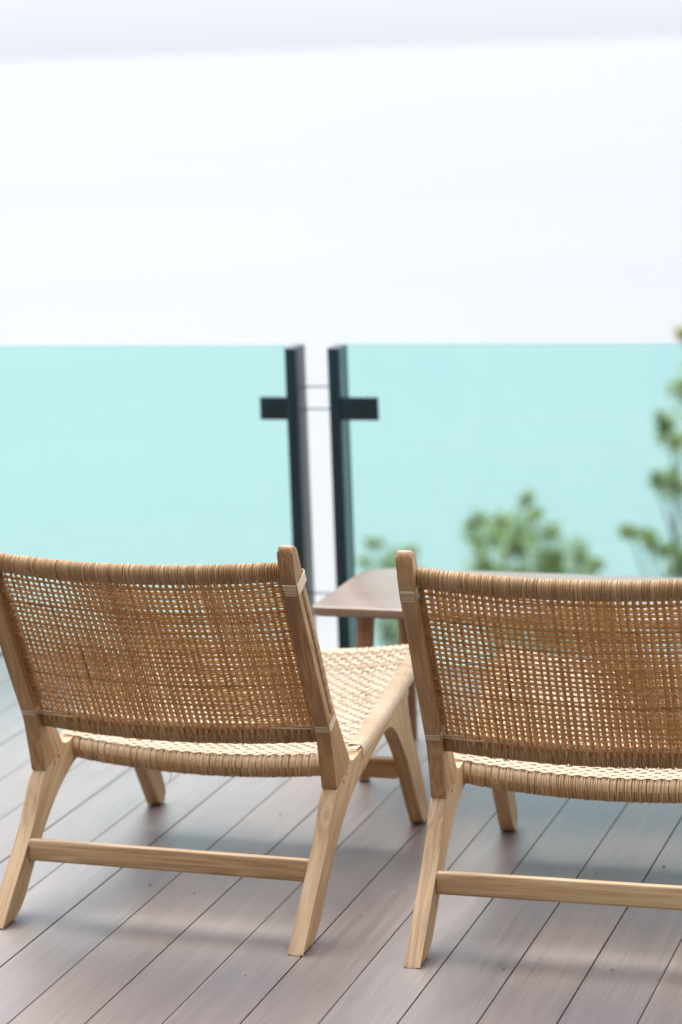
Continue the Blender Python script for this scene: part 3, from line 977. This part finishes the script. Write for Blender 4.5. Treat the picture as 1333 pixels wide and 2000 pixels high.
lay = [(0.0012, TT), (0.0003, TT - 0.0004), (0.0, TT - 0.0014), (0.0, TT - 0.015), (0.004, TT - 0.020), (0.016, TT - 0.0235)]
loops = []
for inset, z in lay:
    loops.append([bm.verts.new((x, y, z)) for x, y in rounded(hx - inset, hy - inset, 0.085 - inset, 0.014 - inset)])
bm.faces.new(loops[0]); bm.faces.new(loops[-1][::-1])
for a_, b_ in zip(loops, loops[1:]):
    for k in range(len(a_)): bm.faces.new((a_[k], b_[k], b_[(k + 1) % len(a_)], a_[(k + 1) % len(a_)]))
bm_obj('tabletop', bm, M_TABLE, table, grain=((1, 0, 0), 61), sharp=25)
for sx in (-1, 1):
    for sy in (-1, 1):
        bm = bmesh.new(); rings = []
        topc = (sx * (hx - 0.105), sy * (hy - 0.062)); botc = (sx * (hx - (0.098 if sy < 0 else 0.105)), sy * (hy - 0.035))
        for k in range(9):
            f = k / 8
            r = 0.021 - 0.007 * f
            cx_, cy_ = topc[0] + (botc[0] - topc[0]) * f, topc[1] + (botc[1] - topc[1]) * f
            z = (TT - 0.0236) * (1 - f) + 0.004 * f
            rings.append([bm.verts.new((cx_ + r * math.cos(2 * math.pi * q / 16), cy_ + r * math.sin(2 * math.pi * q / 16), z)) for q in range(16)])
        for a_, b_ in zip(rings, rings[1:]):
            for q in range(16): bm.faces.new((a_[q], a_[(q + 1) % 16], b_[(q + 1) % 16], b_[q]))
        bm.faces.new(rings[0]); bm.faces.new(rings[-1][::-1])
        lg = bm_obj('leg', bm, M_TLEG, table, grain=((0, 0, 1), 70 + sx + 3 * sy))
        bm = bmesh.new()
        bmesh.ops.create_cone(bm, cap_ends=True, segments=14, radius1=0.011, radius2=0.012, depth=0.0038, matrix=Matrix.Translation((botc[0], botc[1], 0.0021)))
        bm_obj('dark_foot_pad', bm, M_GLIDE, lg)

# ------------------------------------------------------------------ trees on the slope below the deck
def tree(base, clumps, label, leaf=0.05, seed=0, density=1.0):
    """clumps: (centre, radius); limbs run from the trunk to every clump"""
    r = np.random.default_rng(seed)
    root = empty('tree', base)
    tag(root, label, 'tree', 'trees on the slope below the deck')
    base = Vector(base)
    cen = sum((c for c, _ in clumps), Vector()) / len(clumps)
    fork = Vector((cen.x, cen.y, min(c.z for c, _ in clumps) - 0.5))
    fork = base + (fork - base) * 0.9
    bm = bmesh.new()
    def limb(p, q, r0, r1, n=6):
        p, q = Vector(p), Vector(q)
        ax_ = (q - p).normalized(); s1 = ax_.orthogonal().normalized(); s2 = ax_.cross(s1)
        prev = None
        bend = Vector(r.normal(0, 0.05 * (q - p).length, 3))
        for k in range(n + 1):
            f = k / n
            c = p.lerp(q, f) + bend * math.sin(f * math.pi); rr = r0 + (r1 - r0) * f
            ring = [bm.verts.new(c + s1 * rr * math.cos(2 * math.pi * j / 7) + s2 * rr * math.sin(2 * math.pi * j / 7)) for j in range(7)]
            if prev:
                for j in range(7): bm.faces.new((prev[j], prev[(j + 1) % 7], ring[(j + 1) % 7], ring[j]))
            prev = ring
    limb((0, 0, -0.3), fork - base, 0.13, 0.07, 10)
    for c, rad in clumps:
        limb(fork - base, c - base, 0.024, 0.006)
        for k in range(4):
            dirv = Vector(r.normal(0, 1, 3)).normalized()
            limb((c - base) - dirv * rad * 0.1, (c - base) + dirv * rad * 0.8, 0.010, 0.003, 3)
    bm_obj('trunk', bm, M_BARK, root)
    V, Fq, T = [], [], []
    sub = []
    for c, rad in clumps:                                   # every clump breaks up into loose sprays
        k = max(3, int(3 + rad * 9))
        for _ in range(k):
            dd = r.normal(0, 1, 3); dd /= np.linalg.norm(dd)
            sub.append((c + Vector(dd * rad * r.uniform(0.1, 0.85) * np.array([1.2, 1, 0.8])), rad * r.uniform(0.4, 0.8)))
    clumps = sub
    for c, rad in clumps:
        n = int(900 * density * (rad / 0.25) ** 2)
        nt_ = max(3, int(n / 9))
        tw = []
        for k in range(nt_):                                # leaves sit along little twigs
            dd = r.normal(0, 1, 3); dd /= np.linalg.norm(dd)
            rr = rad * min(1.6, abs(r.normal(0, 0.62)))
            tw.append((np.array(c) + dd * rr * np.array([1.1, 1, 0.8]), dd + r.normal(0, .5, 3), r.random()))
        for (o, dd, tn) in tw:
            dd = dd / np.linalg.norm(dd)
            for k in range(14):
                p = o + dd * (k - 7) / 7 * rad * 0.42 + r.normal(0, rad * 0.07, 3)
                a = r.normal(0, 1, 3) + dd; a /= np.linalg.norm(a)
                b = np.cross(a, r.normal(0, 1, 3)); b /= np.linalg.norm(b)
                l, w = leaf * r.uniform(.7, 1.25), leaf * 0.42 * r.uniform(.7, 1.2)
                nn_ = np.cross(a, b)
                i0 = len(V)
                V += [p - base, p + a * l * .5 + b * w * .5 + nn_ * l * .06 - base, p + a * l - base, p + a * l * .5 - b * w * .5 + nn_ * l * .06 - base]
                Fq.append((i0, i0 + 1, i0 + 2, i0 + 3))
                T += [min(1, max(0, 0.65 * tn + 0.35 * r.random()))] * 4
    me = mesh_from('crown', np.array([np.array(v) for v in V]), Fq, M_LEAF, {'tone': T}, smooth=False)
    link(bpy.data.objects.new('crown', me), root)
    return root
DENS = 0.17
def cl(D, *pts):
    return [(at(x, y, D + rng.normal(0, .45)), rr * D / F_PX) for x, y, rr in pts]
DA = 21.0
pA = at(1050, 1400, DA)
tree((pA.x, pA.y, -8.6), cl(DA, (925, 1012, 34), (955, 1055, 42), (1032, 975, 18), (1042, 1008, 24), (1012, 1045, 40), (985, 1015, 34), (1005, 1075, 52), (1065, 1045, 36), (1080, 1090, 56), (1135, 1085, 46), (1165, 1105, 26), (930, 1110, 40),
                           (1020, 1140, 75), (1100, 1160, 75), (940, 1170, 62), (1050, 1230, 85), (1150, 1190, 55)), 'green leafy tree whose top shows behind the right chair back, through the glass', leaf=0.068, seed=3, density=DENS)
DB = 18.0
pB = at(1560, 1300, DB)
tree((pB.x, pB.y, -7.4), cl(DB, (1300, 830, 30), (1330, 865, 46), (1275, 930, 20), (1318, 945, 38), (1336, 655, 13), (1350, 760, 34), (1255, 1045, 22), (1298, 1075, 32), (1330, 1095, 42), (1232, 1038, 12),
                           (1400, 850, 80), (1420, 960, 90), (1400, 1070, 85), (1500, 800, 100), (1540, 930, 120), (1520, 1080, 120), (1440, 720, 60), (1600, 1000, 130), (1380, 1160, 80)), 'tree reaching in from the right edge of the picture, beyond the glass', leaf=0.068, seed=5, density=DENS)
DC = 26.0
pC = at(770, 1400, DC)
tree((pC.x, pC.y, -10.6), cl(DC, (735, 1060, 16), (762, 1088, 28), (802, 1078, 14), (715, 1098, 16), (780, 1120, 40), (740, 1150, 45), (800, 1180, 50), (760, 1230, 55)), 'small pale tree top behind the gap between the two chairs', leaf=0.075, seed=8, density=DENS * .55)
# a little grit on the boards
bm = bmesh.new()
for x, y, r_ in ((1297, 1692, .0035), (985, 1892, .0025), (1196, 1893, .0022), (293, 1727, .003), (380, 1745, .0022), (548, 1590, .0022), (1165, 1704, .002), (705, 1790, .0015), (480, 1905, .0016)):
    p = at(x, y, 1.0); dv = p - CAM; p = CAM + dv * (-(CAM_H - 0.0018) / dv.z)
    bmesh.ops.create_icosphere(bm, subdivisions=1, radius=r_, matrix=Matrix.Translation(p) @ Matrix.Diagonal((1.3, 0.8, 0.5, 1)))
grit = bm_obj('grit', bm, M_BARK)
tag(grit, kind='stuff')
